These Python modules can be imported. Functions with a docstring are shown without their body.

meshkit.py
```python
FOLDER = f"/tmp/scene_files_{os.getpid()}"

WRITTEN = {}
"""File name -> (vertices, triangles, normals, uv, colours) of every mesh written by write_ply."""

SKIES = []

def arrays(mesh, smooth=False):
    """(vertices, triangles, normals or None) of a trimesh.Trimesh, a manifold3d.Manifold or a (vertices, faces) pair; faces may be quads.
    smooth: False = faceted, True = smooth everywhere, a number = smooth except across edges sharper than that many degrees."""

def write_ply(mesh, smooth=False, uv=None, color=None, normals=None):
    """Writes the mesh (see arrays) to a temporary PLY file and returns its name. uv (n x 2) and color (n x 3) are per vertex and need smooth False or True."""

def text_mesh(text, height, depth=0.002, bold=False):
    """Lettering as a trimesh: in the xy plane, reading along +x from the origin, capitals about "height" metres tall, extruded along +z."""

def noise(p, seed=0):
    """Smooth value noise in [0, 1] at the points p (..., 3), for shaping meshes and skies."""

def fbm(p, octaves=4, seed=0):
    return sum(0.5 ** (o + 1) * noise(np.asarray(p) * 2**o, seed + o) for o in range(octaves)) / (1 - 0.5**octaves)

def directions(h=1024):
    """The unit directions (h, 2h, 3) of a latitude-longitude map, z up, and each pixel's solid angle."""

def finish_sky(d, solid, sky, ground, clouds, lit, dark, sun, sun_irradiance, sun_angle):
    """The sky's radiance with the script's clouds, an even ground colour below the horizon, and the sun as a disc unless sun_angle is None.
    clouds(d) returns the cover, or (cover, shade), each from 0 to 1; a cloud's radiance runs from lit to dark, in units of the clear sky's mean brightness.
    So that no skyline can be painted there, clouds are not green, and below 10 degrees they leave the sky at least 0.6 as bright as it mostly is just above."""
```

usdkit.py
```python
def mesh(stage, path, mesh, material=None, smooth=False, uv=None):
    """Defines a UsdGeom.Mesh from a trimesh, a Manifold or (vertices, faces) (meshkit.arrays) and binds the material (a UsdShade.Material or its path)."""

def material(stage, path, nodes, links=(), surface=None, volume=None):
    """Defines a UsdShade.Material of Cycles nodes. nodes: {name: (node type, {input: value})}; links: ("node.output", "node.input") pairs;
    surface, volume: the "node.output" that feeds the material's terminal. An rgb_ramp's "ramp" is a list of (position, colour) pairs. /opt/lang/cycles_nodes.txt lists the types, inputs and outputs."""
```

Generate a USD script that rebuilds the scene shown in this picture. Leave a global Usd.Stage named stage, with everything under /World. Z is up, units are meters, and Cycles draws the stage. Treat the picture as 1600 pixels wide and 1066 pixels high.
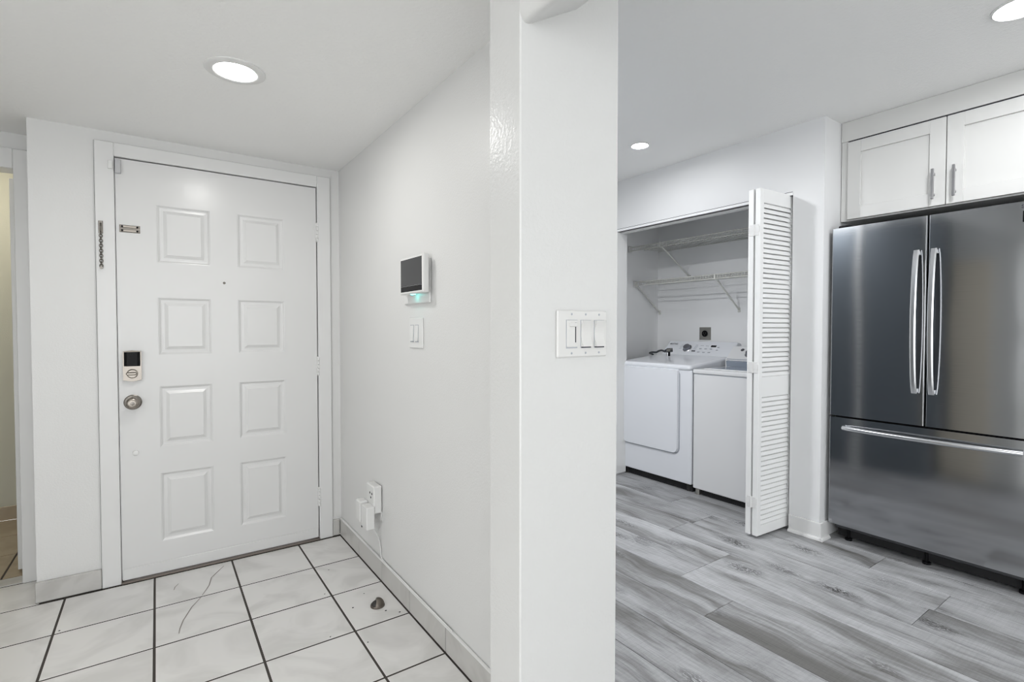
import math, random
import numpy as np
import trimesh, manifold3d as m3
import usdkit, meshkit
from pxr import Usd, UsdGeom, UsdLux, UsdShade, Gf, Sdf

random.seed(7)
stage = Usd.Stage.CreateInMemory()
UsdGeom.SetStageUpAxis(stage, UsdGeom.Tokens.z)
UsdGeom.SetStageMetersPerUnit(stage, 1.0)
UsdGeom.Xform.Define(stage, '/World')
UsdGeom.Scope.Define(stage, '/World/Looks')

# ------------------------------------------------------------------ camera, light, exposure
FPX, YAW, PITCH, CAMZ = 796.16, .60904, -.0241, 1.225
cam = UsdGeom.Camera.Define(stage, '/World/camera')
cy, sy, cp, sp = math.cos(YAW), math.sin(YAW), math.cos(PITCH), math.sin(PITCH)
_f = np.array([sy * cp, cy * cp, sp]); _r = np.array([cy, -sy, 0.0]); _u = np.cross(_r, _f)
cam.AddTransformOp().Set(Gf.Matrix4d(*_r, 0, *_u, 0, *(-_f), 0, 0, 0, CAMZ, 1))
cam.CreateHorizontalApertureAttr(36.0)
cam.CreateVerticalApertureAttr(36.0 * 1066 / 1600)
cam.CreateFocalLengthAttr(36.0 * FPX / 1600)
cam.CreateClippingRangeAttr(Gf.Vec2f(0.02, 100))
cam.CreateExposureAttr(0.0)

dome = UsdLux.DomeLight.Define(stage, '/World/sky')
dome.CreateColorAttr(Gf.Vec3f(0.96, 0.98, 1.0)); dome.CreateIntensityAttr(1.02)

def rect_light(name, pos, rot, w, h, intensity, color):
    l = UsdLux.RectLight.Define(stage, '/World/' + name)
    l.AddTranslateOp().Set(Gf.Vec3d(*pos)); l.AddRotateXYZOp().Set(Gf.Vec3f(*rot))
    l.CreateWidthAttr(w); l.CreateHeightAttr(h); l.CreateIntensityAttr(intensity); l.CreateColorAttr(Gf.Vec3f(*color))
    return l
# added area lights standing for daylight at unseen, made-up windows behind the camera
rect_light('window_daylight', (-0.6, -4.3, 1.25), (90, 0, 0), 4.2, 2.1, 0.1, (0.97, 0.985, 1.0))
rect_light('kitchen_window_daylight', (2.6, -4.3, 1.55), (90, 0, 0), 1.5, 1.2, 2.1, (0.93, 0.97, 1.0))
rect_light('left_window_daylight', (-3.3, -1.6, 1.25), (90, 0, -90), 3.6, 2.1, 0.54, (0.97, 0.985, 1.0))
LAMP_HALL, LAMP_ADDED_KITCHEN, LAMP_ADDED_LIVING, LAMP_ADDED_ROOM = 130.0, 590.0, 8.0, 34.0

# ------------------------------------------------------------------ helpers
used = {}
def numbered(path):
    k = used.get(path, 0); used[path] = k + 1
    return path if k == 0 else '%s_%03d' % (path, k)

def tag(o, label=None, cat=None, group=None, kind=None):
    p = o.GetPrim() if hasattr(o, 'GetPrim') else o
    for k, v in (('label', label), ('category', cat), ('group', group), ('kind', kind)):
        if v: p.SetCustomDataByKey(k, v)
    return p

def thing(name, label, cat, loc=(0, 0, 0), rotz=0, group=None, kind=None):
    x = UsdGeom.Xform.Define(stage, numbered('/World/' + name))
    x.AddTranslateOp().Set(Gf.Vec3d(*map(float, loc)))
    if rotz: x.AddRotateZOp().Set(float(rotz))
    return tag(x, label, cat, group, kind)

ORG = {}
def at(o, loc):            # remembers where a thing's base is, so that its parts can be given in room coordinates
    ORG[str(o.GetPath())] = np.array(loc, float); return o

def place(name, label, cat, loc, **k):
    return at(thing(name, label, cat, loc, **k), loc)

def obj(name, mesh, mat, parent=None, label=None, smooth=False, kind=None):
    base = '/World' if parent is None else str(parent.GetPath())
    root = '/' + '/'.join(base.strip('/').split('/')[:2])
    off = ORG.get(root)
    if isinstance(mesh, (list, tuple)) and not isinstance(mesh[0], np.ndarray):
        mesh = cat_(*mesh)
    if hasattr(mesh, 'to_mesh'): mesh = man2tri(mesh)
    if off is not None:
        mesh = mesh.copy(); mesh.apply_translation(-off)
    m = usdkit.mesh(stage, numbered(base + '/' + name), mesh, M[mat] if isinstance(mat, str) else mat, smooth=smooth)
    return tag(m, label=label, kind=kind)

def objs(name, meshes, mat, parent=None, **k):
    return [obj(name, m, mat, parent, **k) for m in meshes]

def struct(name, mesh, mat, label, cat, parent=None, smooth=False):
    o = obj(name, mesh, mat, parent, smooth=smooth)
    return tag(o, label, cat, kind='structure')

def cat_(*ms): return trimesh.util.concatenate([man2tri(m) if hasattr(m, 'to_mesh') else m for m in ms])
def man2tri(m):
    k = m.to_mesh(); return trimesh.Trimesh(k.vert_properties[:, :3], k.tri_verts, process=False)

def box(x0, x1, y0, y1, z0, z1, c=0.0):
    x0, x1 = min(x0, x1), max(x0, x1); y0, y1 = min(y0, y1), max(y0, y1); z0, z1 = min(z0, z1), max(z0, z1)
    if c <= 0:
        b = trimesh.creation.box(extents=(x1 - x0, y1 - y0, z1 - z0)); b.apply_translation(((x0 + x1) / 2, (y0 + y1) / 2, (z0 + z1) / 2)); return b
    c = min(c, .45 * (x1 - x0), .45 * (y1 - y0), .45 * (z1 - z0)); P = []
    for x, sx in ((x0, c), (x1, -c)):
        for y, sy_ in ((y0, c), (y1, -c)):
            for z, sz in ((z0, c), (z1, -c)):
                P += [(x, y + sy_, z + sz), (x + sx, y, z + sz), (x + sx, y + sy_, z)]
    return man2tri(m3.Manifold.hull_points(np.array(P, float)))

def rbox(x0, x1, y0, y1, z0, z1, r, seg=12):
    s = m3.Manifold.sphere(r, seg)
    r *= 1.0
    return man2tri(m3.Manifold.batch_hull([s.translate((x, y, z)) for x in (x0 + r, x1 - r) for y in (y0 + r, y1 - r) for z in (z0 + r, z1 - r)]))

def hull(pts): return man2tri(m3.Manifold.hull_points(np.array(pts, float)))

def tube(pts, r, n=8, cap=True):
    p = np.array(pts, float); t = np.gradient(p, axis=0); t /= np.linalg.norm(t, axis=1, keepdims=True)
    ref = np.array([0, 0, 1.0]) if abs(t[0][2]) < .9 else np.array([1.0, 0, 0])
    a = np.cross(t[0], ref); a /= np.linalg.norm(a); V = []
    for i in range(len(p)):
        a = a - t[i] * (a @ t[i]); a /= np.linalg.norm(a); b = np.cross(t[i], a)
        rr = r[i] if np.ndim(r) else r
        for k in range(n):
            an = 2 * math.pi * k / n; V.append(p[i] + rr * (math.cos(an) * a + math.sin(an) * b))
    F = []
    for i in range(len(p) - 1):
        for k in range(n):
            q = [i * n + k, i * n + (k + 1) % n, (i + 1) * n + (k + 1) % n, (i + 1) * n + k]
            F += [[q[0], q[1], q[2]], [q[0], q[2], q[3]]]
    if cap:
        for s, rev in ((0, True), ((len(p) - 1) * n, False)):
            for k in range(1, n - 1): F.append([s, s + k + 1, s + k] if rev else [s, s + k, s + k + 1])
    return trimesh.Trimesh(np.array(V), np.array(F), process=False)

def lathe(prof, c, axis='z', n=40):
    """prof: (radius, height) list, revolved about an axis through c."""
    V, F = [], []; k = len(prof)
    for i in range(n):
        an = 2 * math.pi * i / n
        for r, h in prof: V.append((r * math.cos(an), r * math.sin(an), h))
    for i in range(n):
        for j in range(k - 1):
            a, b, c2, d = i * k + j, ((i + 1) % n) * k + j, ((i + 1) % n) * k + j + 1, i * k + j + 1
            F += [[a, b, c2], [a, c2, d]]
    V = np.array(V)
    if axis == 'x': V = V[:, [2, 0, 1]]
    if axis == '-x': V = V[:, [2, 1, 0]] * [-1, 1, 1]
    if axis == 'y': V = V[:, [1, 2, 0]]
    if axis == '-y': V = V[:, [0, 2, 1]] * [1, -1, 1]
    m = trimesh.Trimesh(V + np.array(c, float), np.array(F), process=False)
    return m

def prism(poly, axis, a, b):
    """poly in the plane normal to axis ('x': (y,z); 'y': (x,z); 'z': (x,y)), from a to b."""
    from shapely.geometry import Polygon
    m = trimesh.creation.extrude_polygon(Polygon(poly), 1.0, engine='earcut')
    v = m.vertices.copy(); h = a + v[:, 2] * (b - a); p, q = v[:, 0].copy(), v[:, 1].copy()
    m.vertices = np.stack({'x': (h, p, q), 'y': (p, h, q), 'z': (p, q, h)}[axis], 1)
    m.fix_normals(); return m

def text_x(s, h, x, y, z, depth=.0008, bold=False, lean=0.0, w=None):
    """Lettering on a face that looks towards -x, reading along -y, starting at (x,y,z)."""
    m = meshkit.text_mesh(s, h, depth, bold=bold); v = m.vertices
    k = 1.0 if w is None else w / (v[:, 0].max() - v[:, 0].min())
    m.vertices = np.stack([x - v[:, 2] + lean * v[:, 1], y - v[:, 0] * k, z + v[:, 1]], 1); m.fix_normals(); return m

# ------------------------------------------------------------------ materials
M = {}
def mat(name, nodes, links, surface='p.BSDF'):
    M[name] = usdkit.material(stage, '/World/Looks/' + name, nodes, links, surface=surface)
def plain(name, col, rough=.5, metallic=0, bump=None, **kw):
    n = {'p': ('principled_bsdf', dict(base_color=col, roughness=rough, metallic=metallic, **kw))}; l = []
    if bump:
        n['g'] = ('geometry', {}); n['n'] = ('noise_texture', {'scale': bump[0], 'detail': 2.0}); n['b'] = ('bump', {'strength': bump[1], 'distance': bump[2]})
        l = [('g.position', 'n.vector'), ('n.fac', 'b.height'), ('b.normal', 'p.normal')]
    mat(name, n, l)

plain('wall_paint', (.72, .72, .71), .42, bump=(140, .35, .0016))
plain('wall_paint_gloss', (.67, .67, .66), .27, bump=(110, .5, .0018))
plain('kitchen_paint', (.76, .765, .77), .45, bump=(140, .3, .0014))
plain('closet_paint', (.90, .905, .91), .45, bump=(140, .3, .0014))
plain('ceiling_paint', (.90, .90, .89), .7, bump=(90, .5, .003))
plain('beige_paint', (.56, .55, .46), .6, bump=(140, .3, .0014))
plain('trim_paint', (.74, .74, .735), .3, bump=(60, .15, .001))
plain('door_paint', (.71, .71, .705), .26, bump=(50, .2, .001))
plain('louver_paint', (.84, .845, .84), .38)
plain('cabinet_paint', (.67, .67, .655), .35)
plain('white_plastic', (.75, .75, .74), .35)
plain('almond_plastic', (.70, .695, .68), .35)
plain('grey_plastic', (.50, .50, .51), .45)
plain('appliance_white', (.80, .82, .86), .22, coat_weight=.4, coat_roughness=.08)
plain('washer_white', (.78, .785, .795), .28, coat_weight=.3)
plain('lid_glass', (.28, .32, .38), .12)
plain('black', (.005, .005, .006), .35, specular_ior_level=.15)
plain('black_gloss', (.006, .006, .007), .08)
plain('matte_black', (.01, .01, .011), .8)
plain('screen_dark', (.028, .029, .031), .22)
plain('print_dark', (.05, .05, .06), .5)
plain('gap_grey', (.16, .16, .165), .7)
plain('print_grey', (.42, .44, .48), .5)
plain('chrome', (.75, .75, .76), .16, 1)
plain('nickel', (.34, .31, .275), .3, 1)
plain('dark_nickel', (.22, .205, .185), .32, 1)
plain('steel_handle', (.66, .67, .69), .26, 1)
plain('cabinet_pull', (.45, .45, .46), .3, 1)
plain('galvanized', (.42, .41, .38), .45, 1)
plain('wire_white', (.70, .70, .66), .4)
plain('bronze', (.16, .14, .12), .4, .8)
plain('rubber', (.03, .028, .026), .6)
plain('cord_grey', (.055, .06, .065), .4)
plain('grout', (.055, .048, .042), .85)
plain('threshold_metal', (.20, .17, .15), .5, .6)
plain('living_floor', (.78, .77, .74), .3)
plain('fridge_side', (.06, .062, .066), .5, .3)
plain('silver_knob', (.25, .26, .29), .3, .7)
mat('glass', {'t': ('transparent_bsdf', {'color': (.96, .98, .97)}), 'g': ('glossy_bsdf', {'roughness': .0, 'color': (1, 1, 1)}), 'f': ('fresnel', {'IOR': 1.45}), 'm': ('mix_closure', {})},
    [('f.fac', 'm.fac'), ('t.BSDF', 'm.closure1'), ('g.BSDF', 'm.closure2')], 'm.closure')
def emit(name, col, s): mat(name, {'e': ('emission', {'color': col, 'strength': s})}, [], 'e.emission')
emit('lamp_hall', (1, .985, .96), LAMP_HALL); emit('lamp_added_kitchen', (.97, .98, 1), LAMP_ADDED_KITCHEN); emit('lamp_added_living', (1, .98, .95), LAMP_ADDED_LIVING); emit('lamp_added_room', (1, .94, .82), LAMP_ADDED_ROOM); emit('lamp_near_closet', (.97, .98, 1), 125.0); emit('lamp_near_fridge', (.97, .98, 1), 190.0)
emit('teal_led', (.10, .95, .85), 9.0)

# brushed stainless steel: fine horizontal grain
mat('stainless', {'g': ('geometry', {}), 'mp': ('mapping', {'scale': (1.0, 3.0, 420.0)}), 'n': ('noise_texture', {'scale': 2.0, 'detail': 3.0}),
                  'mp2': ('mapping', {'scale': (1.0, 2.2, 1.1)}), 'n2': ('noise_texture', {'scale': 1.0, 'detail': 1.0}),
                  'b2': ('bump', {'strength': .20, 'distance': .02}), 'b': ('bump', {'strength': .012, 'distance': .0004}),
                  'r': ('map_range', {'from_min': .3, 'from_max': .7, 'to_min': .09, 'to_max': .125}),
                  'p': ('principled_bsdf', {'base_color': (.40, .408, .42), 'metallic': 1.0})},
    [('g.position', 'mp.vector'), ('mp.vector', 'n.vector'), ('g.position', 'mp2.vector'), ('mp2.vector', 'n2.vector'), ('n2.fac', 'b2.height'), ('b2.normal', 'b.normal'),
     ('n.fac', 'b.height'), ('b.normal', 'p.normal'), ('n.fac', 'r.value'), ('r.result', 'p.roughness')])

# glazed off-white floor tile with cloudy veining; each tile its own offset
def tile_mat(name, c0, c1, rough):
    mat(name, {'g': ('geometry', {}), 'o': ('object_info', {}), 'mu': ('math', {'math_type': 'multiply', 'value2': 37.0}), 'cx': ('combine_xyz', {}),
               'ad': ('mapping', {'scale': (1, 1, 1)}), 'n': ('noise_texture', {'scale': 4.0, 'detail': 5.0, 'distortion': 1.2}),
               'r': ('rgb_ramp', {'ramp': [(0, c1), (.36, c1), (.56, c0), (1, c0)]}),
               'n3': ('noise_texture', {'scale': 9.0, 'detail': 2.0}), 'b': ('bump', {'strength': .12, 'distance': .002}),
               'p': ('principled_bsdf', {'roughness': rough})},
        [('o.random', 'mu.value1'), ('mu.value', 'cx.x'), ('mu.value', 'cx.y'), ('g.position', 'ad.vector'), ('cx.vector', 'ad.location'), ('ad.vector', 'n.vector'),
         ('n.fac', 'r.fac'), ('r.color', 'p.base_color'), ('g.position', 'n3.vector'), ('n3.fac', 'b.height'), ('b.normal', 'p.normal')])
tile_mat('floor_tile', (.76, .75, .735), (.66, .65, .635), .17)
tile_mat('base_tile', (.55, .54, .52), (.47, .46, .44), .25)
tile_mat('room_tile', (.42, .34, .24), (.36, .29, .20), .25)

# weathered grey wood planks running along y, with streaks, saw marks and knots
def noise(s, d=3.0, r=.5, dist=0.0): return ('noise_texture', {'scale': s, 'detail': d, 'roughness': r, 'distortion': dist})
mat('plank_wood', {
    'g': ('geometry', {}), 'o': ('object_info', {}), 'mu': ('math', {'math_type': 'multiply', 'value2': 53.0}), 'cx': ('combine_xyz', {}), 'of': ('mapping', {}),
    'wn': noise(5.0, 3.0), 'wsub': ('mix_vector', {'fac': .07}), 'wn2': noise(2.2, 2.0), 'ws2': ('mix_vector', {'fac': .16}),
    'm1': ('mapping', {'scale': (7.5, .95, 1)}), 'n1': noise(1.0, 6.0, .62, .5),
    'm2': ('mapping', {'scale': (95.0, 5.0, 1)}), 'n2': noise(1.0, 5.0, .7, .8),
    'm3': ('mapping', {'scale': (5.0, 130.0, 1)}), 'n3': noise(1.0, 2.0), 'n5': noise(260.0, 2.0, .7),
    'm4': ('mapping', {'scale': (6.4, 2.7, 1)}), 'v': ('voronoi_texture', {'scale': 1.0, 'randomness': 1.0}),
    'kr': ('map_range', {'from_min': .06, 'from_max': .33, 'to_min': 1.0, 'to_max': 0.0, 'clamp': True}),
    'm5': ('mapping', {'scale': (60.0, 22.0, 1)}), 'kn': noise(1.0, 5.0, .75, 2.6), 'kns': ('map_range', {'from_min': .465, 'from_max': .50, 'to_min': 0.0, 'to_max': 1.0, 'clamp': True}),
    'kw': ('map_range', {'from_min': .42, 'from_max': .34, 'to_min': 0.0, 'to_max': .8, 'clamp': True}), 'kk': ('math', {'math_type': 'multiply'}), 'kl': ('math', {'math_type': 'multiply'}),
    'r1': ('rgb_ramp', {'ramp': [(0, (.13, .127, .12)), (.36, (.18, .177, .17)), (.43, (.28, .28, .28)), (.50, (.41, .414, .423)), (.58, (.50, .506, .52)), (.68, (.58, .587, .60)), (1, (.62, .625, .64))]}),
    'r2': ('rgb_ramp', {'ramp': [(0, (.40, .40, .40)), (.36, (.70, .70, .70)), (.50, (.97, .97, .97)), (.62, (1.06, 1.06, 1.06)), (1, (1.2, 1.2, 1.2))]}),
    'r3': ('rgb_ramp', {'ramp': [(0, (.80, .80, .80)), (.45, (.98, .98, .98)), (.55, (1.02, 1.02, 1.02)), (1, (1.15, 1.15, 1.15))]}),
    'r5': ('rgb_ramp', {'ramp': [(0, (.80, .80, .80)), (.5, (1, 1, 1)), (1, (1.2, 1.2, 1.2))]}),
    'x1': ('mix', {'mix_type': 'multiply', 'fac': .85}), 'x2': ('mix', {'mix_type': 'multiply', 'fac': .8}), 'x5': ('mix', {'mix_type': 'multiply', 'fac': .8}),
    'x3': ('mix', {'mix_type': 'mix', 'color2': (.04, .038, .035)}), 'x6': ('mix', {'mix_type': 'mix', 'color2': (.75, .76, .77)}),
    'tr': ('map_range', {'from_min': 0.0, 'from_max': 1.0, 'to_min': .78, 'to_max': .95}), 'tc': ('combine_xyz', {}), 'x4': ('mix', {'mix_type': 'multiply', 'fac': 1.0}),
    'b': ('bump', {'strength': .25, 'distance': .0015}), 'p': ('principled_bsdf', {'roughness': .40})},
    [('o.random', 'mu.value1'), ('mu.value', 'cx.x'), ('mu.value', 'cx.y'), ('g.position', 'of.vector'), ('cx.vector', 'of.location'),
     ('of.vector', 'wn2.vector'), ('of.vector', 'ws2.a'), ('wn2.color', 'ws2.b'), ('ws2.result', 'm1.vector'), ('m1.vector', 'n1.vector'),
     ('of.vector', 'wn.vector'), ('of.vector', 'wsub.a'), ('wn.color', 'wsub.b'), ('wsub.result', 'm4.vector'), ('m4.vector', 'v.vector'), ('v.distance', 'kr.value'),
     ('of.vector', 'm2.vector'), ('m2.vector', 'n2.vector'), ('of.vector', 'm3.vector'), ('m3.vector', 'n3.vector'), ('of.vector', 'n5.vector'),
     ('wsub.result', 'm5.vector'), ('m5.vector', 'kn.vector'), ('kn.fac', 'kns.value'), ('kn.fac', 'kw.value'), ('kr.result', 'kk.value1'), ('kns.result', 'kk.value2'), ('kr.result', 'kl.value1'), ('kw.result', 'kl.value2'),
     ('n1.fac', 'r1.fac'), ('n2.fac', 'r2.fac'), ('n3.fac', 'r3.fac'), ('n5.fac', 'r5.fac'), ('r1.color', 'x1.color1'), ('r2.color', 'x1.color2'), ('x1.color', 'x2.color1'), ('r3.color', 'x2.color2'),
     ('x2.color', 'x5.color1'), ('r5.color', 'x5.color2'), ('x5.color', 'x3.color1'), ('kk.value', 'x3.fac'), ('x3.color', 'x6.color1'), ('kl.value', 'x6.fac'),
     ('o.random', 'tr.value'), ('tr.result', 'tc.x'), ('tr.result', 'tc.y'), ('tr.result', 'tc.z'), ('x6.color', 'x4.color1'), ('tc.vector', 'x4.color2'),
     ('x4.color', 'p.base_color'), ('n2.fac', 'b.height'), ('b.normal', 'p.normal')])

# ------------------------------------------------------------------ dimensions (metres)
WX, PX0, PX1, PY0, PY1 = .8906, .669, .98, .927, 1.055      # hall wall plane; pillar
DY = 3.06                                                   # entry wall plane
HC, KC = 2.15, 2.44                                         # hall and kitchen ceiling heights
LX, LY0, OY0, OY1, OZ = 3.145, 1.385, 1.56, 2.985, 2.045    # laundry wall plane, its corner, the closet opening
CX = 3.98                                                   # closet back wall and kitchen back wall
HCORN = -.4545                                              # outer corner of the entry wall
RY = 3.345                                                  # wall of the side-room doorway

# ------------------------------------------------------------------ floors
fl = thing('floor', 'white glazed square floor tiles with dark grout in the entry hall', 'floor', kind='structure')
obj('grout_bed', cat_(box(-1.7, WX, .9, 3.06, -.03, -.0014), box(-1.7, .94, -.45, .95, -.03, -.0014), box(-1.7, HCORN, 3.05, 3.345, -.03, -.0014)), 'grout', fl)
S, J = .3338, .0042
xs = [-.0238 + S * k for k in range(-6, 4)]; ys = [3.035 - S * k for k in range(-1, 11)]
def tile(x0, x1, y0, y1, mtl, parent, z=0.0):
    x0, x1, y0, y1 = x0 + J, x1 - J, y0 + J, y1 - J
    if x1 - x0 < .02 or y1 - y0 < .02: return
    obj('tile', box(x0, x1, y0, y1, -.012, z + random.uniform(-.0004, .0), .0010), mtl, parent)
for x0 in xs:
    for yt in ys:
        y1, y0, x1 = yt, yt - S, x0 + S
        lo, hi = max(x0, -1.7), min(x1, WX - .0115)
        if y0 > 2.9:                                           # the row running into the recess at the left
            if lo < HCORN: tile(lo, min(hi, HCORN + .012), y0, min(y1, RY - .01), 'floor_tile', fl)
            continue
        if y0 < .9: hi = min(x1, .935)
        tile(lo, hi, y0, y1, 'floor_tile', fl)
def ribbon(pts, w, z):
    p = np.array(pts, float); t = np.gradient(p, axis=0); t /= np.linalg.norm(t, axis=1, keepdims=True); n = np.stack([-t[:, 1], t[:, 0]], 1)
    ww = np.linspace(.3, 1, len(p)) * np.linspace(1, .3, len(p)) * 4 * w
    V = np.vstack([np.c_[p + n * ww[:, None] / 2, np.full(len(p), z)], np.c_[p - n * ww[:, None] / 2, np.full(len(p), z)]]); k = len(p)
    F = [f for i in range(k - 1) for f in ([i, i + k, i + k + 1], [i, i + k + 1, i + 1])]
    return trimesh.Trimesh(V, np.array(F), process=False)
plain('scratch', (.30, .28, .26), .6)
obj('hairline_crack', cat_(ribbon([(.268, 2.985), (.235, 2.93), (.205, 2.88), (.19, 2.80), (.155, 2.71)], .003, .0006), ribbon([(.150, 2.695), (.110, 2.62), (.075, 2.52), (.062, 2.46), (.057, 2.42)], .003, .0006),
                           ribbon([(.07, 2.90), (.055, 2.87), (.05, 2.84)], .003, .0006)), 'scratch', fl, label='thin dark crack across two floor tiles')
fk = thing('floor', 'weathered grey wood plank flooring of the kitchen', 'floor', kind='structure')
obj('underlay', box(.94, CX, -1.2, 3.26, -.03, -.004), 'grout', fk)
PW, PL = .2145, 1.22
joints = {5: 1.29, 6: 1.57, 9: .743, 10: 1.07, 3: .42, 4: 1.86, 7: .35, 8: 1.98, 2: 1.45}
for k in range(15):
    a = max(.8265 + PW * k, .94); b = min(.8265 + PW * (k + 1), CX)
    j = joints.get(k, random.uniform(0, PL)); y = j - PL * math.ceil((j + 1.2) / PL)
    while y < 3.25:
        y0, y1 = max(y, -1.2), min(y + PL, 3.25)
        if y1 - y0 > .03: obj('plank', box(a + .001, b - .001, y0 + .0009, y1 - .0009, -.01, random.uniform(-.0004, 0), .0012), 'plank_wood', fk)
        y += PL
struct('floor', cat_(box(-3.2, .94, -4.2, -.45, -.03, 0), box(.94, 4.1, -4.2, -1.2, -.03, 0), box(-3.2, -1.7, -.45, 1, -.03, 0)), 'living_floor', 'pale plain floor of the living room behind the viewer', 'floor')

# ------------------------------------------------------------------ walls, ceilings
DX0, DX1, DZ = -.1535, .7635, 2.033                          # entry door opening
struct('wall_entry', cat_(box(HCORN, DX0 - .02, DY, RY, 0, KC), box(DX1 + .02, 1.0, DY, RY, 0, KC), box(DX0 - .02, DX1 + .02, DY, RY, DZ + .02, KC)), 'wall_paint', 'off-white painted wall around the front door', 'wall')
struct('wall_hall', box(WX, PX1, PY1, 3.3, 0, KC), 'wall_paint', 'long white wall of the entry hall carrying the alarm panel and a wall outlet', 'wall')
struct('wall_pillar', cat_(box(PX0, PX1, PY0, PY1, 0, KC, .003)), 'wall_paint_gloss', 'glossy white wall end standing between hall and kitchen with the triple switch plate', 'wall')
# dropped beam over the passage from hall to kitchen: its underside climbs towards the kitchen ceiling
_bz = [((1 - q) ** 2 * PX0 + 2 * q * (1 - q) * PX0 + q * q * .709, (1 - q) ** 2 * 1.938 + 2 * q * (1 - q) * 1.888 + q * q * 1.916) for q in np.linspace(0, 1, 9)]
bm = prism(_bz + [(.833, 1.988), (.872, 2.022), (PX1, 2.16), (PX1, KC), (PX0, KC)], 'y', .30, PY0 + .001)
struct('trim_beam', bm, 'wall_paint', 'dropped white beam with sloped underside above the glossy wall end', 'beam', smooth=28)
struct('ceiling', box(-1.7, WX + .02, .30, 3.36, HC, KC + .02), 'ceiling_paint', 'low white textured ceiling of the entry hall', 'ceiling')
struct('ceiling', box(-3.3, 4.15, -4.3, 3.4, KC, KC + .15), 'ceiling_paint', 'higher white ceiling of the kitchen', 'ceiling')
struct('wall_laundry', box(LX, LX + .11, OY0, OY1, OZ, KC), 'kitchen_paint', 'white kitchen wall above the laundry closet opening', 'wall')
struct('wall_laundry', cat_(box(LX, LX + .11, LY0, OY0, 0, KC)), 'kitchen_paint', 'narrow white wall end between the bifold door and the refrigerator', 'wall')
struct('wall_laundry', cat_(box(LX + .11, CX, LY0, LY0 + .09, 0, KC)), 'kitchen_paint', 'white partition between the laundry closet and the refrigerator', 'wall')
struct('wall_laundry', cat_(box(LX, LX + .11, OY1, 3.36, 0, KC)), 'kitchen_paint', 'white wall at the left edge of the laundry closet opening', 'wall')
struct('wall_kitchen', box(PX1, LX, 3.22, 3.36, 0, KC), 'kitchen_paint', 'white end wall of the kitchen', 'wall')
struct('wall_closet', cat_(box(CX, CX + .12, LY0, 3.36, 0, KC), box(LX + .11, CX, 3.24, 3.36, 0, KC)), 'closet_paint', 'white back and side wall inside the laundry closet', 'wall')
struct('wall_right', box(CX, CX + .12, -4.2, LY0, 0, KC), 'kitchen_paint', 'white wall behind the refrigerator', 'wall')
# living room behind the viewer, with unseen windows added for their daylight
struct('wall_left', cat_(box(-3.3, -3.2, -4.3, -3.4, 0, KC), box(-3.3, -3.2, -3.4, .2, 0, .2), box(-3.3, -3.2, -3.4, .2, 2.3, KC), box(-3.3, -3.2, .2, 1.0, 0, KC), box(-3.2, -1.7, .9, 1.0, 0, KC), box(-1.8, -1.7, 1.0, 3.4, 0, KC)), 'wall_paint', 'white wall at the left end of the living room', 'wall')
struct('wall_back', cat_(box(-3.2, -2.7, -4.3, -4.2, 0, KC), box(-2.7, 1.5, -4.3, -4.2, 2.3, KC), box(-2.7, 1.5, -4.3, -4.2, 0, .2), box(1.5, 1.85, -4.3, -4.2, 0, KC), box(1.85, 3.35, -4.3, -4.2, 0, .95), box(1.85, 3.35, -4.3, -4.2, 2.15, KC), box(3.35, 4.1, -4.3, -4.2, 0, KC)),
       'wall_paint', 'white window wall of the living room behind the viewer', 'wall')
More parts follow.
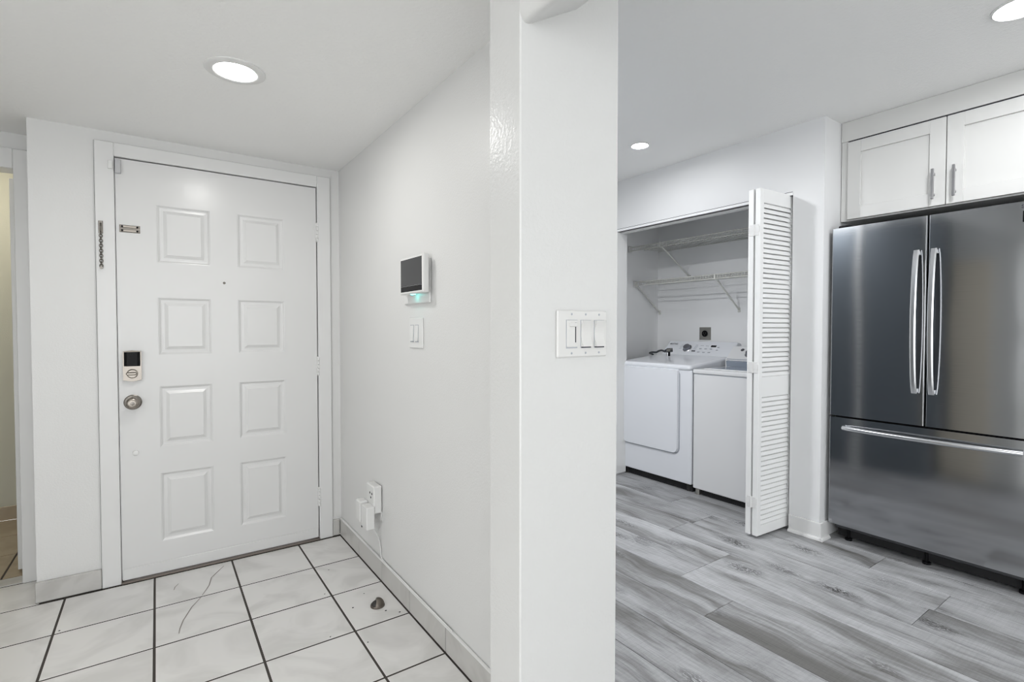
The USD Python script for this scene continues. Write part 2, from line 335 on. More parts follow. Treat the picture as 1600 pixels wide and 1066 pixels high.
for n, (a, b, c, d, k) in enumerate(((-2.7, 1.5, .2, 2.3, 4), (1.85, 3.35, .95, 2.15, 2))):
    w = tag(thing('window_%d' % (n + 1), ['wide living room window', 'smaller kitchen window'][n] + ' put in behind the viewer for daylight', 'window'), kind='structure')
    ps = [box(a, b, -4.27, -4.23, c, c + .05), box(a, b, -4.27, -4.23, d - .05, d)] + [box(x - .025, x + .025, -4.27, -4.23, c, d) for x in np.linspace(a + .025, b - .025, k + 1)]
    objs('window_frame', ps, 'trim_paint', w)

w = tag(thing('window_3', 'wide unseen window added in the left wall of the living room for its light', 'window'), kind='structure')  # unseen window, added to light the walls that face left
objs('window_frame', [box(-3.27, -3.23, -3.4, .2, .2, .25), box(-3.27, -3.23, -3.4, .2, 2.25, 2.3)] + [box(-3.27, -3.23, y - .025, y + .025, .2, 2.3) for y in np.linspace(-3.375, .175, 4)], 'trim_paint', w)

# ------------------------------------------------------------------ side room seen through the doorway at the far left
struct('wall_side_room', cat_(box(-1.5, -1.45, RY + .1, 4.5, 0, 2.44), box(-1.5, -.44, 4.5, 4.6, 0, 2.44), box(-.46, -.40, RY + .1, 4.5, 0, 2.44)), 'beige_paint', 'beige wall of the side room behind the left doorway', 'wall')
struct('ceiling_side_room', box(-1.5, -.4, RY, 4.6, 2.3, 2.36), 'ceiling_paint', 'ceiling of the side room behind the left doorway', 'ceiling')
DZ2, DXL, DXR = 1.98, -1.36, -.545
struct('wall_recess', cat_(box(-1.7, DXL - .02, RY, RY + .1, 0, KC), box(DXR + .02, -.44, RY, RY + .1, 0, KC), box(DXL - .02, DXR + .02, RY, RY + .1, DZ2 + .02, KC)), 'wall_paint', 'white wall above and beside the left doorway', 'wall')
t2 = tag(thing('trim_2', 'white casing of the doorway at the far left', 'door frame'), kind='structure')
obj('casing_side', box(DXR, DXR + .062, RY - .016, RY, 0, DZ2 + .095, .003), 'trim_paint', t2); obj('casing_side', box(DXL - .062, DXL, RY - .016, RY, 0, DZ2 + .095, .003), 'trim_paint', t2)
obj('casing_head', box(DXL, DXR, RY - .016, RY, DZ2, DZ2 + .095, .003), 'trim_paint', t2)
obj('jamb', cat_(box(DXR, DXR + .02, RY, RY + .1, 0, DZ2), box(DXL - .02, DXL, RY, RY + .1, 0, DZ2), box(DXL, DXR, RY, RY + .1, DZ2, DZ2 + .02)), 'trim_paint', t2)
fs = tag(thing('floor_side_room', 'tan floor tiles of the side room behind the left doorway', 'floor'), kind='structure')
obj('grout_bed', box(-1.45, -.46, RY, 4.5, -.03, -.0035), 'grout', fs)
obj('threshold', box(DXL, DXR, RY - .005, RY + .085, -.02, .004, .002), 'base_tile', fs)
for y0, y1 in ((3.445, 3.80), (3.80, 4.15), (4.15, 4.5)):
    for x0 in (-1.36, -1.0, -.64):
        tile(x0, min(x0 + .36, -.46), y0, y1, 'room_tile', fs)
bs = tag(thing('baseboard_side_room', 'tan tile skirting along the back of the side room', 'baseboard'), kind='structure')
for x0 in (-1.36, -1.0, -.64): obj('tile', box(x0 + .002, min(x0 + .358, -.46), 4.488, 4.5, .002, .09, .0015), 'room_tile', bs)
d3 = tag(place('door_3', 'white interior door standing open into the side room at the far left', 'door', (-.565, 3.50, 0)), kind='structure')
obj('slab', box(-.588, -.553, 3.50, 4.20, .012, 1.97, .002), 'trim_paint', d3)
objs('door_hinge', [box(-.553, -.545, 3.498, 3.512, z, z + .09) for z in (.2, .95, 1.7)], 'white_plastic', d3)
lp = place('ceiling_light', 'warm unseen ceiling lamp added to brighten the side room', 'light', (-1.0, 3.95, 2.26))  # unseen lamp, put in to brighten the side room
obj('base', lathe([(0, .04), (.12, .04), (.12, .02), (0, .02)], (-1.0, 3.95, 2.26)), 'white_plastic', lp)
obj('lens', lathe([(.115, .02), (.10, -.02), (.05, -.04), (0, -.045)], (-1.0, 3.95, 2.26)), 'lamp_added_room', lp, smooth=True)

# ------------------------------------------------------------------ tile skirting of the hall
bb = tag(thing('baseboard_right', 'grey-white tile skirting along the right wall of the hall', 'baseboard'), kind='structure')
e = [3.044] + [3.035 - S * k for k in range(1, 7)]
for k in range(len(e) - 1):
    if e[k] > PY1 + .02: obj('tile', box(WX - .012, WX - .0005, max(e[k + 1], PY1 + .002) + .0022, e[k] - .0022, .0035, .096, .001), 'base_tile', bb)
obj('grout_line', box(WX - .0102, WX - .0003, PY1 + .002, 3.044, .0005, .0945), 'grout', bb)
obj('caulk_bead', tube([(WX - .006, y, .097 + .001 * math.sin(9 * y)) for y in np.linspace(3.04, PY1 + .005, 30)], .006, 6), 'wall_paint', bb)
bb = tag(thing('baseboard_left', 'grey-white tile skirting left of the front door', 'baseboard'), kind='structure')
obj('tile', box(HCORN - .004, -.2275, DY - .02, DY - .0005, .003, .094, .003), 'base_tile', bb)
bb = tag(thing('baseboard_corner', 'short grey-white skirting tile between the front door frame and the right wall', 'baseboard'), kind='structure')
obj('tile', box(.838, WX - .014, DY - .016, DY - .0005, .003, .096, .0015), 'base_tile', bb)

# ------------------------------------------------------------------ front door
t1 = tag(thing('trim_1', 'white flat casing around the front door', 'door frame'), kind='structure')
obj('casing_side', box(-.226, DX0, DY - .017, DY + .05, 0, DZ + .066, .003), 'trim_paint', t1)
obj('casing_side', box(DX1, .8365, DY - .017, DY + .05, 0, DZ + .066, .003), 'trim_paint', t1)
obj('casing_head', box(DX0 - .0001, DX1 + .0001, DY - .017, DY + .05, DZ + .002, DZ + .066, .003), 'trim_paint', t1)
obj('caulk_gap', box(-.2278, -.2255, DY - .004, DY + .001, .0, DZ + .066), 'gap_grey', t1)  # grey strip painted in for the shadow line along the casing
obj('door_stop', cat_(box(DX0 - .02, DX0 + .015, DY + .05, DY + .10, 0, DZ + .02), box(DX1 - .015, DX1 + .02, DY + .05, DY + .10, 0, DZ + .02), box(DX0, DX1, DY + .05, DY + .10, DZ - .012, DZ + .02)), 'matte_black', t1, label='rebate behind the door edge coloured black for its shade')  # black colour stands for the shade in the gap round the door
obj('threshold', box(DX0, DX1, DY - .026, DY + .10, .0005, .009, .002), 'threshold_metal', t1, label='worn dark metal threshold strip under the front door')
d1 = tag(place('door_1', 'white eight-panel front door with keypad deadbolt and round knob', 'door', (DX0, DY, 0)), kind='structure')
F0 = DY - .006                                               # front face of the slab
sx0, sx1, sz0, sz1 = DX0 + .0024, DX1 - .0045, .018, DZ - .003
PXs = [(.008, .233), (.3585, .5875)]; PZs = [(.168, .510), (.639, .941), (1.096, 1.379), (1.549, 1.832)]
slab = [box(sx0, sx1, F0 + .012, F0 + .040, sz0, sz1)]
xe = [sx0, PXs[0][0], PXs[0][1], PXs[1][0], PXs[1][1], sx1]
for i in (0, 2, 4): slab.append(box(xe[i], xe[i + 1], F0, F0 + .013, sz0, sz1, .0008))
ze = [sz0] + [z for p in PZs for z in p] + [sz1]
for i in range(0, 10, 2):
    for a, b in PXs: slab.append(box(a - .001, b + .001, F0, F0 + .013, ze[i], ze[i + 1]))
obj('slab', slab, 'door_paint', d1)
def panel(a, b, c, d):                                        # pressed moulding: bead, groove, raised field
    rings = [(0, 0), (.003, .0006), (.011, .0080), (.016, .0088), (.026, .0080), (.0385, .0014), (.0405, .0)]
    V, Fc = [], []
    for o, dep in rings: V += [(a + o, F0 + dep, c + o), (b - o, F0 + dep, c + o), (b - o, F0 + dep, d - o), (a + o, F0 + dep, d - o)]
    for i in range(len(rings) - 1):
        for k in range(4):
            q = [i * 4 + k, i * 4 + (k + 1) % 4, (i + 1) * 4 + (k + 1) % 4, (i + 1) * 4 + k]; Fc += [[q[0], q[1], q[2]], [q[0], q[2], q[3]]]
    n = (len(rings) - 1) * 4; Fc += [[n, n + 1, n + 2], [n, n + 2, n + 3]]
    return trimesh.Trimesh(np.array(V), np.array(Fc), process=False)
for c, d in PZs[::-1]:
    for a, b in PXs: obj('panel', panel(a, b, c, d), 'door_paint', d1)
obj('bottom_sweep', box(sx0 + .002, sx1 - .002, F0 - .006, F0, .014, .068, .002), 'door_paint', d1)
for z in (.25, 1.01, 1.777):
    h = obj('hinge', box(.754, .768, F0 - .006, F0 + .006, z - .055, z + .055, .002), 'white_plastic', d1)
    objs('hinge_knuckle', [lathe([(0, 0), (.0068, 0), (.0068, .017), (0, .017)], (.7635, F0 - .008, z - .053 + .0215 * k), n=12) for k in range(5)], 'white_plastic', h)
obj('peephole', lathe([(.0065, 0), (.0065, .002), (.004, .003), (0, .002)], (.294, F0, 1.464), '-y', 16), 'dark_nickel', d1)
obj('screw_cap', lathe([(.013, 0), (.012, .004), (.006, .006), (0, .006)], (-.091, F0, .624), '-y', 16), 'white_plastic', d1)
kx, kz = -.098, .871
k = obj('door_knob', lathe([(.030, 0), (.030, .004), (.016, .010), (.012, .018), (.0125, .030), (.022, .036), (.0285, .046), (.0285, .056), (.022, .064), (.012, .066), (0, .065)], (kx, F0, kz), '-y', 32), 'nickel', d1, label='round satin nickel door knob', smooth=40)
obj('rose_plate', lathe([(.036, 0), (.036, .004), (.030, .008), (.02, .009)], (kx, F0, kz), '-y', 32), 'dark_nickel', k, smooth=30)
obj('turn_button', lathe([(.009, .064), (.009, .069), (0, .070)], (kx, F0, kz), '-y', 16), 'dark_nickel', k)
lx0, lx1 = -.132, -.063; lc = (lx0 + lx1) / 2
db = obj('deadbolt', hull([(lc + sx * .0355, F0 - y, z) for sx in (-1, 1) for y, z in ((0, .977), (.022, .980), (0, 1.117), (.022, 1.115))] + [(lc, F0 - .022, .972), (lc, F0 - .02, 1.121)]), 'nickel', d1, label='keypad deadbolt with a black battery cover and nickel thumb turn')
obj('battery_cover', hull([(lc + sx * x, F0 - y, z) for sx in (-1, 1) for x, y in ((.031, .02), (.031, .032), (.020, .042)) for z in (1.047, 1.114)]), 'black', db, label='glossy black ribbed cover')
objs('cover_rib', [box(lc + x - .001, lc + x + .001, F0 - .0435, F0 - .040, 1.05, 1.112) for x in (-.008, .008)], 'black', db)
obj('thumb_turn', cat_(lathe([(.022, .022), (.022, .028), (.018, .031), (0, .031)], (lc, F0, 1.010), '-y', 28), box(lc - .024, lc + .018, F0 - .046, F0 - .03, 1.004, 1.018, .004)), 'nickel', db)

# chain, guard plate and alarm contacts on the front door
ch = place('door_chain', 'dangling nickel security chain on the left casing of the front door', 'door chain', (-.206, DY - .017, 1.5))
Y0 = DY - .017
obj('bracket', cat_(box(-.2145, -.1975, Y0 - .004, Y0, 1.668, 1.726, .001), tube([(-.206, Y0 - .004, 1.715), (-.206, Y0 - .012, 1.70), (-.206, Y0 - .012, 1.68), (-.206, Y0 - .004, 1.672)], .0035)), 'dark_nickel', ch)
links = []
for i in range(14):
    a = np.linspace(0, 2 * math.pi, 15)[:-1]; z = 1.668 - .0116 * i
    u = .0062 * np.cos(a); v = .0086 * np.sin(a)
    ph = math.radians(20 if i % 2 else -70)
    p = np.stack([-.2055 + u * math.cos(ph), Y0 - .007 + u * math.sin(ph), z + v], 1)
    links.append(tube(np.vstack([p, p[:2]]), 0.0019, 5, cap=False))
obj('chain', links, 'dark_nickel', ch, smooth=True)
obj('end_button', cat_(lathe([(0, 0), (.006, 0), (.006, .004), (0, .004)], (-.2055, Y0 - .012, 1.508), '-y', 12), box(-.2085, -.2025, Y0 - .013, Y0 - .003, 1.505, 1.520, .001)), 'dark_nickel', ch)
gp = place('chain_guard', 'slotted nickel chain keeper screwed to the front door beside the chain', 'door hardware', (-.097, F0, 1.70))
obj('back_plate', box(-.138, -.058, F0 - .0022, F0, 1.684, 1.719, .0008), 'dark_nickel', gp)
for z in (1.711, 1.692): obj('rail', box(-.134, -.062, F0 - .0072, F0 - .002, z - .0055, z + .0055, .0015), 'nickel', gp)
objs('screw', [lathe([(.0045, .0072), (.003, .0095), (0, .0095)], (x, F0, z), '-y', 10) for x in (-.127, -.069) for z in (1.711, 1.692)], 'black', gp)
se = place('alarm_contact', 'grey plastic alarm sensor at the top left corner of the front door slab', 'sensor', (-.143, F0, 1.955))
obj('housing', box(-.1495, -.128, F0 - .020, F0, 1.957, 2.020, .002), 'grey_plastic', se); obj('cover_seam', box(-.1495, -.1278, F0 - .0145, F0 - .0135, 1.9565, 2.0205), 'print_grey', se)
se = place('alarm_contact', 'small white alarm magnet on the casing at the top left of the front door', 'sensor', (-.168, Y0, 1.97))
obj('housing', box(-.176, -.158, Y0 - .012, Y0, 1.972, 2.010, .002), 'white_plastic', se)

# ------------------------------------------------------------------ ceiling lamps
def downlight(x, y, z, r0, r1, lamp, label, bulb=True):
    o = place('recessed_light', label, 'ceiling light', (x, y, z), group=None)
    obj('trim_ring', lathe([(r0, 0), (r0, -.003), (r0 - .006, -.006), (r1 + .006, -.008), (r1, -.005), (r1 - .004, .03)], (x, y, z), n=48), 'white_plastic', o, smooth=40)
    obj('lens', lathe([(r1 - .002, -.003), (r1 * .8, -.005), (r1 * .4, -.0055), (0, -.0058)], (x, y, z), n=48), lamp, o, smooth=True)
    return o
downlight(.245, 2.085, HC, .098, .068, 'lamp_hall', 'large round recessed downlight in the low hall ceiling in front of the front door')
downlight(2.64, 2.305, KC, .062, .050, 'lamp_near_closet', 'small recessed downlight in the kitchen ceiling before the laundry closet')
downlight(2.69, .50, KC, .088, .075, 'lamp_near_fridge', 'recessed downlight at the top right corner of the picture above the refrigerator')
downlight(1.55, 2.305, KC, .088, .075, 'lamp_added_kitchen', 'recessed downlight added out of sight behind the hall wall to light the kitchen')  # added lamp, hidden from the camera, brightens kitchen and closet
downlight(-.70, .90, HC, .098, .068, 'lamp_hall', 'large round recessed downlight added out of view in the low hall ceiling for more light')  # added lamp out of view, lifts the hall floor and ceiling
downlight(1.55, -1.3, KC, .088, .075, 'lamp_added_living', 'recessed downlight added in the ceiling behind the viewer for more light')  # unseen lamp added to even out the light
downlight(-1.2, -1.3, KC, .088, .075, 'lamp_added_living', 'recessed downlight added at the left in the ceiling behind the viewer for more light')  # second unseen lamp added for the same fill

# ------------------------------------------------------------------ hall wall: alarm panel, switch, outlet with chargers
ap = place('security_touchscreen', 'white touchscreen alarm panel with dark screen and teal light on the hall wall', 'alarm panel', (WX, 1.96, 1.36))
obj('wall_plate', box(WX - .010, WX, 1.829, 2.078, 1.328, 1.508, .004), 'white_plastic', ap)
obj('bracket', box(WX - .022, WX - .009, 1.835, 2.03, 1.376, 1.508, .003), 'grey_plastic', ap)
obj('housing', rbox(WX - .046, WX - .020, 1.808, 2.040, 1.366, 1.518, .006), 'white_plastic', ap, smooth=35)
obj('screen', box(WX - .0465, WX - .044, 1.8215, 2.0265, 1.398, 1.508, .0004), 'screen_dark', ap, label='dark grey glass screen')
obj('screen_band', box(WX - .0465, WX - .044, 1.8215, 2.0265, 1.376, 1.3975, .0004), 'black', ap, label='black strip under the screen')
obj('led', box(WX - .034, WX - .024, 1.925, 1.955, 1.3635, 1.3665), 'teal_led', ap, label='glowing teal light bar')
sw = place('light_switch', 'white double rocker light switch below the alarm panel on the hall wall', 'light switch', (WX, 1.968, 1.205))
obj('plate', box(WX - .006, WX, 1.902, 2.036, 1.144, 1.270, .003), 'white_plastic', sw)
for a, b in ((1.942, 1.972), (1.989, 2.020)):
    obj('rocker', prism([(WX - .0055, 1.1735), (WX - .012, 1.1735), (WX - .007, 1.239), (WX - .0055, 1.239)], 'y', a, b), 'white_plastic', sw)
    obj('rocker_gap', box(WX - .0066, WX - .0055, a - .002, b + .002, 1.169, 1.2415), 'print_grey', sw)
oa = place('outlet_adapter', 'white plug-in outlet adapter low on the hall wall', 'outlet', (WX, 2.425, .33))
obj('wall_plate', box(WX - .005, WX, 2.385, 2.470, .285, .405, .002), 'white_plastic', oa)
obj('body', box(WX - .046, WX - .004, 2.374, 2.476, .330, .463, .005), 'white_plastic', oa)
objs('socket_hole', [lathe([(.0055, 0), (.0055, .0012), (0, .0012)], (WX - .0465, y, z), '-x', 12) for y, z in ((2.423, .425), (2.396, .425), (2.410, .405))], 'print_dark', oa)
c1 = place('plug_adapter', 'white charger plugged into the left side of the outlet adapter', 'charger', (WX - .07, 2.49, .25))
obj('body', rbox(WX - .088, WX - .046, 2.452, 2.512, .278, .378, .006), 'white_plastic', c1, smooth=35)
obj('plug_neck', box(WX - .05, WX - .03, 2.474, 2.49, .31, .35, .003), 'white_plastic', c1)
c2 = place('plug_adapter', 'white charger plugged into the lower front of the outlet adapter with a cord below', 'charger', (WX - .07, 2.40, .25))
obj('body', rbox(WX - .086, WX - .044, 2.362, 2.438, .262, .372, .006), 'white_plastic', c2, smooth=35)
obj('shadow_slot', box(WX - .088, WX - .084, 2.425, 2.433, .262, .270), 'print_dark', c2)
cpts = [(WX - .05, 2.395, .266), (WX - .03, 2.395, .235), (WX - .012, 2.395, .19), (WX - .006, 2.393, .15), (WX - .005, 2.39, .115), (WX - .007, 2.37, .106), (WX - .008, 2.30, .104), (WX - .008, 2.15, .104), (WX - .008, 1.9, .104), (WX - .008, 1.65, .104)]
from scipy.interpolate import CubicSpline
def smoothpath(p, n=60):
    p = np.array(p, float); s = np.r_[0, np.cumsum(np.linalg.norm(np.diff(p, axis=0), axis=1))]
    from scipy.interpolate import PchipInterpolator
    return PchipInterpolator(s, p)(np.linspace(0, s[-1], n))
cd = obj('charger_cord', tube(smoothpath(cpts), .0032, 6), 'white_plastic', smooth=True)
tag(cd, 'thin white cord dropping from the charger and running along the tile skirting', 'cord')

ds = place('door_stop', 'dark dome-shaped door stop screwed to the hall floor tile', 'door stop', (.785, 2.165, 0))
dcx, dcy = .785, 2.165
hem = m3.Manifold.sphere(.029, 32).trim_by_plane((0, 0, 1), 0)
back = hem.trim_by_plane((.93, -.30, -.25), -.010).translate((dcx, dcy, .006))
obj('base', cat_(lathe([(0, .0), (.031, .0), (.031, .005), (.029, .009), (0, .009)], (dcx, dcy, 0), n=28)), 'bronze', ds)
obj('dome', man2tri(back), 'bronze', ds, smooth=30)
front = m3.Manifold.sphere(.027, 24).trim_by_plane((0, 0, 1), 0).scale((1, 1, .60)).trim_by_plane((-.93, .30, 0), -.001).translate((dcx, dcy, .007))
obj('rubber_pad', man2tri(front), 'rubber', ds, smooth=30)
debris = []
for k in range(9):
    x, y = [(.69, 2.21), (.80, 2.105), (.845, 2.06), (.66, 1.93), (.77, 2.30), (.55, 2.05), (.70, 2.63), (.62, 2.40), (-.34, 2.72)][k]
    s = m3.Manifold.sphere(random.uniform(.0022, .0036), 6).scale((1.3, 1, .5)).translate((x, y, .001)); debris.append(man2tri(s))
tag(obj('floor_specks', debris, 'print_dark'), 'tiny dark specks of dirt scattered on the hall floor tiles', 'dirt', kind='stuff')

# ------------------------------------------------------------------ triple switch on the wall end
ts = place('light_switch', 'white triple switch plate with dimmer and two rockers on the glossy wall end', 'light switch', (.853, PY0, 1.155))
obj('plate', box(.772, .935, PY0 - .0065, PY0, 1.156, 1.2695, .003), 'almond_plastic', ts)
Ys = PY0 - .0065
for i, (a, b) in enumerate(((.800, .833), (.846, .878), (.891, .923))):
    obj('rocker_gap', box(a - .0012, b + .0012, Ys - .0008, Ys + .001, 1.178, 1.2465), 'print_grey', ts)
    if i == 0:
        d = obj('dimmer', box(a, b, Ys - .0035, Ys, 1.181, 1.2455, .001), 'almond_plastic', ts)
        obj('slide_slot', box(b - .0085, b - .0055, Ys - .0040, Ys - .0033, 1.192, 1.240), 'print_dark', d); obj('slide_knob', box(a + .006, b - .004, Ys - .0075, Ys - .003, 1.230, 1.2395, .001), 'almond_plastic', d)
    else:
        P = [(Ys + .001, 1.1815)] + [(Ys - .0105 + .0085 * math.sin(math.pi * t), 1.1815 + .064 * t) for t in np.linspace(0, 1, 13)] + [(Ys + .001, 1.2455)]
        r = prism(P, 'x', a, b); obj('rocker', r, 'almond_plastic', ts)
        obj('rocker_shadow', box(a + .001, b - .001, Ys - .0035, Ys, 1.1785, 1.1812), 'print_dark', ts)
    objs('screw', [lathe([(.0028, 0), (.0024, .0012), (0, .0012)], ((a + b) / 2, Ys, z), '-y', 10) for z in (1.166, 1.260)], 'print_grey', ts)

# ------------------------------------------------------------------ laundry closet: opening, bifold door, shelves
t3 = tag(thing('trim_3', 'white track and jamb lining of the laundry closet opening', 'door frame'), kind='structure')
obj('head_track', cat_(box(LX - .004, LX + .03, OY0, OY1, OZ - .018, OZ - .001), box(LX + .03, LX + .075, OY0, OY1, OZ - .030, OZ)), 'louver_paint', t3)
obj('track_gap', cat_(box(LX - .0045, LX + .03, OY0 + .002, OY1 - .002, OZ - .001, OZ + .0025), box(LX - .003, LX + .03, OY0 + .002, OY1 - .002, OZ - .021, OZ - .0178)), 'gap_grey', t3)
obj('side_jamb', box(LX - .012, LX + .11, OY1 - .012, OY1 + .06, .012, OZ - .02, .003), 'louver_paint', t3)
d2 = tag(place('door_2', 'white louvered bifold door folded open at the right of the laundry closet', 'door', (2.845, 1.64, 0)), kind='structure')
A0, A1, TH = 2.845, 3.197, .031
def swing(m):                                                 # the folded leaves stand a little askew to the wall
    m = man2tri(m) if hasattr(m, 'to_mesh') else m; m.vertices[:, 1] -= (m.vertices[:, 0] - A0) * .055; return m
for y0 in (1.592, 1.634):
    y1 = y0 + TH; ST = .034
    regs = ((.075, .826), (.944, 1.953))
    lf = obj('leaf', swing(cat_(box(A0, A0 + ST, y0, y1, .016, 2.032, .002), box(A1 - ST, A1, y0, y1, .016, 2.032, .002),
                          box(A0 + ST - .001, A1 - ST + .001, y0 + .001, y1 - .001, .016, regs[0][0], .001), box(A0 + ST - .001, A1 - ST + .001, y0 + .001, y1 - .001, regs[0][1], regs[1][0], .001),
                          box(A0 + ST - .001, A1 - ST + .001, y0 + .001, y1 - .001, regs[1][1], 2.032, .001))), 'louver_paint', d2)
    for (c, d), n in zip(regs, (26, 35)):
        p = (d - c) / n
        for i in range(n):
            z = c + p * i                                      # slat leaning out at its lower edge
            sl = prism([(y0 + .0030, z + .0005), (y0 + .0012, z + .0035), (y0 + .0016, z + .0075), (y0 + .0075, z + .0225), (y1 - .003, z + p + .011), (y1 - .003, z + p + .003)], 'x', A0 + ST - .002, A1 - ST + .002)
            obj('slat', swing(sl), 'louver_paint', lf)
for z in (1.795, 1.0, .212):
    obj('hinge', cat_(box(A0 - .003, A0, 1.600, 1.655, z - .032, z + .032, .001), lathe([(0, -.034), (.0045, -.034), (.0045, .034), (0, .034)], (A0 - .004, 1.6285, z), n=12), box(A0 - .0035, A0 + .0, 1.596, 1.661, z - .012, z + .02, .001)), 'white_plastic', d2)
obj('pivot_pin', cat_(lathe([(0, 0), (.005, 0), (.005, .016), (0, .016)], (3.17, 1.589, .001), n=10), lathe([(0, 2.03), (.005, 2.03), (.005, 2.05), (0, 2.05)], (3.17, 1.63, 0), n=10)), 'steel_handle', d2)
# the wall end between closet and refrigerator
bk = tag(thing('baseboard_kitchen', 'white skirting with quarter round at the wall end beside the refrigerator', 'baseboard'), kind='structure')
bp = [(LX, OY0 - .002), (LX, LY0), (3.30, LY0)]
obj('board', cat_(box(LX - .014, LX, LY0 - .014, OY0 - .004, .0, .098, .002), box(LX - .003, 3.24, LY0 - .0138, LY0, .0, .0978, .001)), 'trim_paint', bk)
obj('quarter_round', cat_(prism([(LX - .014, .0), (LX - .031, .0), (LX - .029, .009), (LX - .022, .015), (LX - .014, .017)], 'y', LY0 - .030, OY0 - .006),
                          prism([(LY0 - .014, .0), (LY0 - .030, .0), (LY0 - .028, .009), (LY0 - .022, .015), (LY0 - .014, .017)], 'x', LX - .030, 3.22)), 'trim_paint', bk)

def wire_shelf(name_label, z, xf, brk):
    o = place('wire_shelf', name_label, 'shelf', (xf, 2.35, z))
    y0, y1 = LY0 + .093, 3.236; xb = CX - .006
    obj('front_rail', cat_(tube([(xf, y0, z), (xf, y1, z)], .0045), tube([(xf - .004, y0, z - .033), (xf - .004, y1, z - .033)], .0045)), 'wire_white', o, smooth=True)
    objs('support_rod', [tube([(x, y0, z - .003), (x, y1, z - .003)], .003, 6) for x in (xb, (xf + xb) / 2)], 'wire_white', o, smooth=True)
    n = int((y1 - y0) / .0254)
    w = [tube([(xb, y0 + .0254 * (i + .5), z + .0015), (xf, y0 + .0254 * (i + .5), z + .0015), (xf - .004, y0 + .0254 * (i + .5), z - .033)], .0019, 5) for i in range(n)]
    obj('deck_wire', w, 'wire_white', o, kind='stuff')
    for y, yb in brk:
        a, b = np.array((xf + .004, y, z - .022)), np.array((CX - .008, yb, z - .27))
        obj('brace', cat_(tube([a, a + (b - a) * .5, b], .007, 6), box(CX - .006, CX, yb - .012, yb + .012, z - .293, z - .255, .002), box(xf - .008, xf + .012, y - .008, y + .008, z - .04, z + .004, .002)), 'wire_white', o)
    obj('end_bracket', box(xf - .012, xf + .028, y1 - .016, y1 + .003, z - .042, z + .012, .003), 'white_plastic', o)
    return o
wire_shelf('white wire shelf higher up in the laundry closet', 1.965, 3.565, ((2.88, 2.88),))
wire_shelf('white wire shelf lower down in the laundry closet above the dryer', 1.655, 3.635, ((2.40, 2.40), (3.215, 3.215)))
do = place('dryer_outlet', 'square metal receptacle plate with black socket on the closet back wall', 'outlet', (CX, 2.72, 1.18))
obj('plate', box(CX - .006, CX, 2.661, 2.775, 1.127, 1.238, .002), 'galvanized', do)
obj('socket', lathe([(.028, .006), (.028, .011), (.022, .012), (0, .012)], (CX, 2.718, 1.182), '-x', 28), 'black', do, smooth=30)
objs('socket_slot', [box(CX - .0135, CX - .0115, 2.718 + dy - .002, 2.718 + dy + .002, z - .007, z + .007) for dy, z in ((-.011, 1.186), (.011, 1.186), (0, 1.170))], 'rubber', do)

# ------------------------------------------------------------------ dryer
X0 = 3.245; Ya, Yb = 2.325, 3.03
dr = place('dryer', 'white front-loading dryer with large square door and slanted control console', 'dryer', (3.58, 2.68, 0))
obj('body', rbox(X0, 3.93, Ya, Yb, .058, .915, .012), 'appliance_white', dr, smooth=35)
top = m3.Manifold.batch_hull([m3.Manifold.sphere(.022, 16).translate((x, y, z)) for x, z in ((X0 + .010, .932), (X0 + .03, .918), (3.70, .975), (3.90, .98), (3.90, .92)) for y in (Ya + .022, Yb - .022)])
obj('top', man2tri(top), 'appliance_white', dr, smooth=40)
con = m3.Manifold.batch_hull([m3.Manifold.sphere(.014, 14).translate((x, y, z)) for x, z in ((3.755, .985), (3.875, 1.100), (3.915, 1.09), (3.915, .96)) for y in (Ya + .03, Yb - .03)])
cs = obj('console', man2tri(con), 'appliance_white', dr, smooth=40)
e0, e1 = np.array((3.745, .995)), np.array((3.865, 1.110)); du = (e1 - e0) / np.linalg.norm(e1 - e0); nn = np.array((-du[1], du[0]))
def onc(y, s, h=0.0): q = e0 + du * s + nn * h; return np.array((q[0], y, q[1]))
def cbox(yc, s, wy, ws, h): return hull([onc(yc + a, s + b, hh) for a in (-wy / 2, wy / 2) for b in (-ws / 2, ws / 2) for hh in (-.003, h)])
def ctext(t, hgt, y, s, width, h=.0012):
    m = meshkit.text_mesh(t, hgt, .0008, bold=True); v = m.vertices.copy(); kx_ = width / v[:, 0].max()
    m.vertices = np.array([onc(y - a * kx_, s + b, h + c * .5) for a, b, c in v]); m.fix_normals(); return m
obj('brand_lettering', ctext('MAYTAG', .013, 2.985, .128, .085), 'print_dark', cs)
kb = []
for r, h in ((.0, .028), (.028, .028), (.033, .004), (.033, -.003)): kb.append((r, h))
def clathe(prof, y, s, n=28):
    V, Fc = [], []; kk = len(prof)
    for i in range(n):
        an = 2 * math.pi * i / n
        for r, h in prof: V.append(onc(y + r * math.cos(an), s + r * math.sin(an), h))
    for i in range(n):
        for j in range(kk - 1):
            a, b, c_, d_ = i * kk + j, ((i + 1) % n) * kk + j, ((i + 1) % n) * kk + j + 1, i * kk + j + 1; Fc += [[a, c_, b], [a, d_, c_]]
    return trimesh.Trimesh(np.array(V), np.array(Fc), process=False)
kn = obj('dial_knob', clathe(kb, 2.775, .085), 'silver_knob', cs, smooth=35, label='dark silver round dial knob')
obj('dial_ring', clathe([(.034, .001), (.038, .006), (.042, .003), (.042, -.003)], 2.775, .085), 'chrome', kn, smooth=35)
obj('display', cbox(2.535, .118, .048, .019, .0015), 'black_gloss', cs, label='small black display window')
obj('button', cbox(2.70, .055, .034, .010, .003), 'print_dark', cs)
objs('button', [cbox(y, s, .022, .008, .0025) for y in (2.645, 2.595, 2.545) for s in (.045, .085)] + [cbox(2.485, s, .018, .008, .0025) for s in (.075, .105)], 'print_grey', cs)
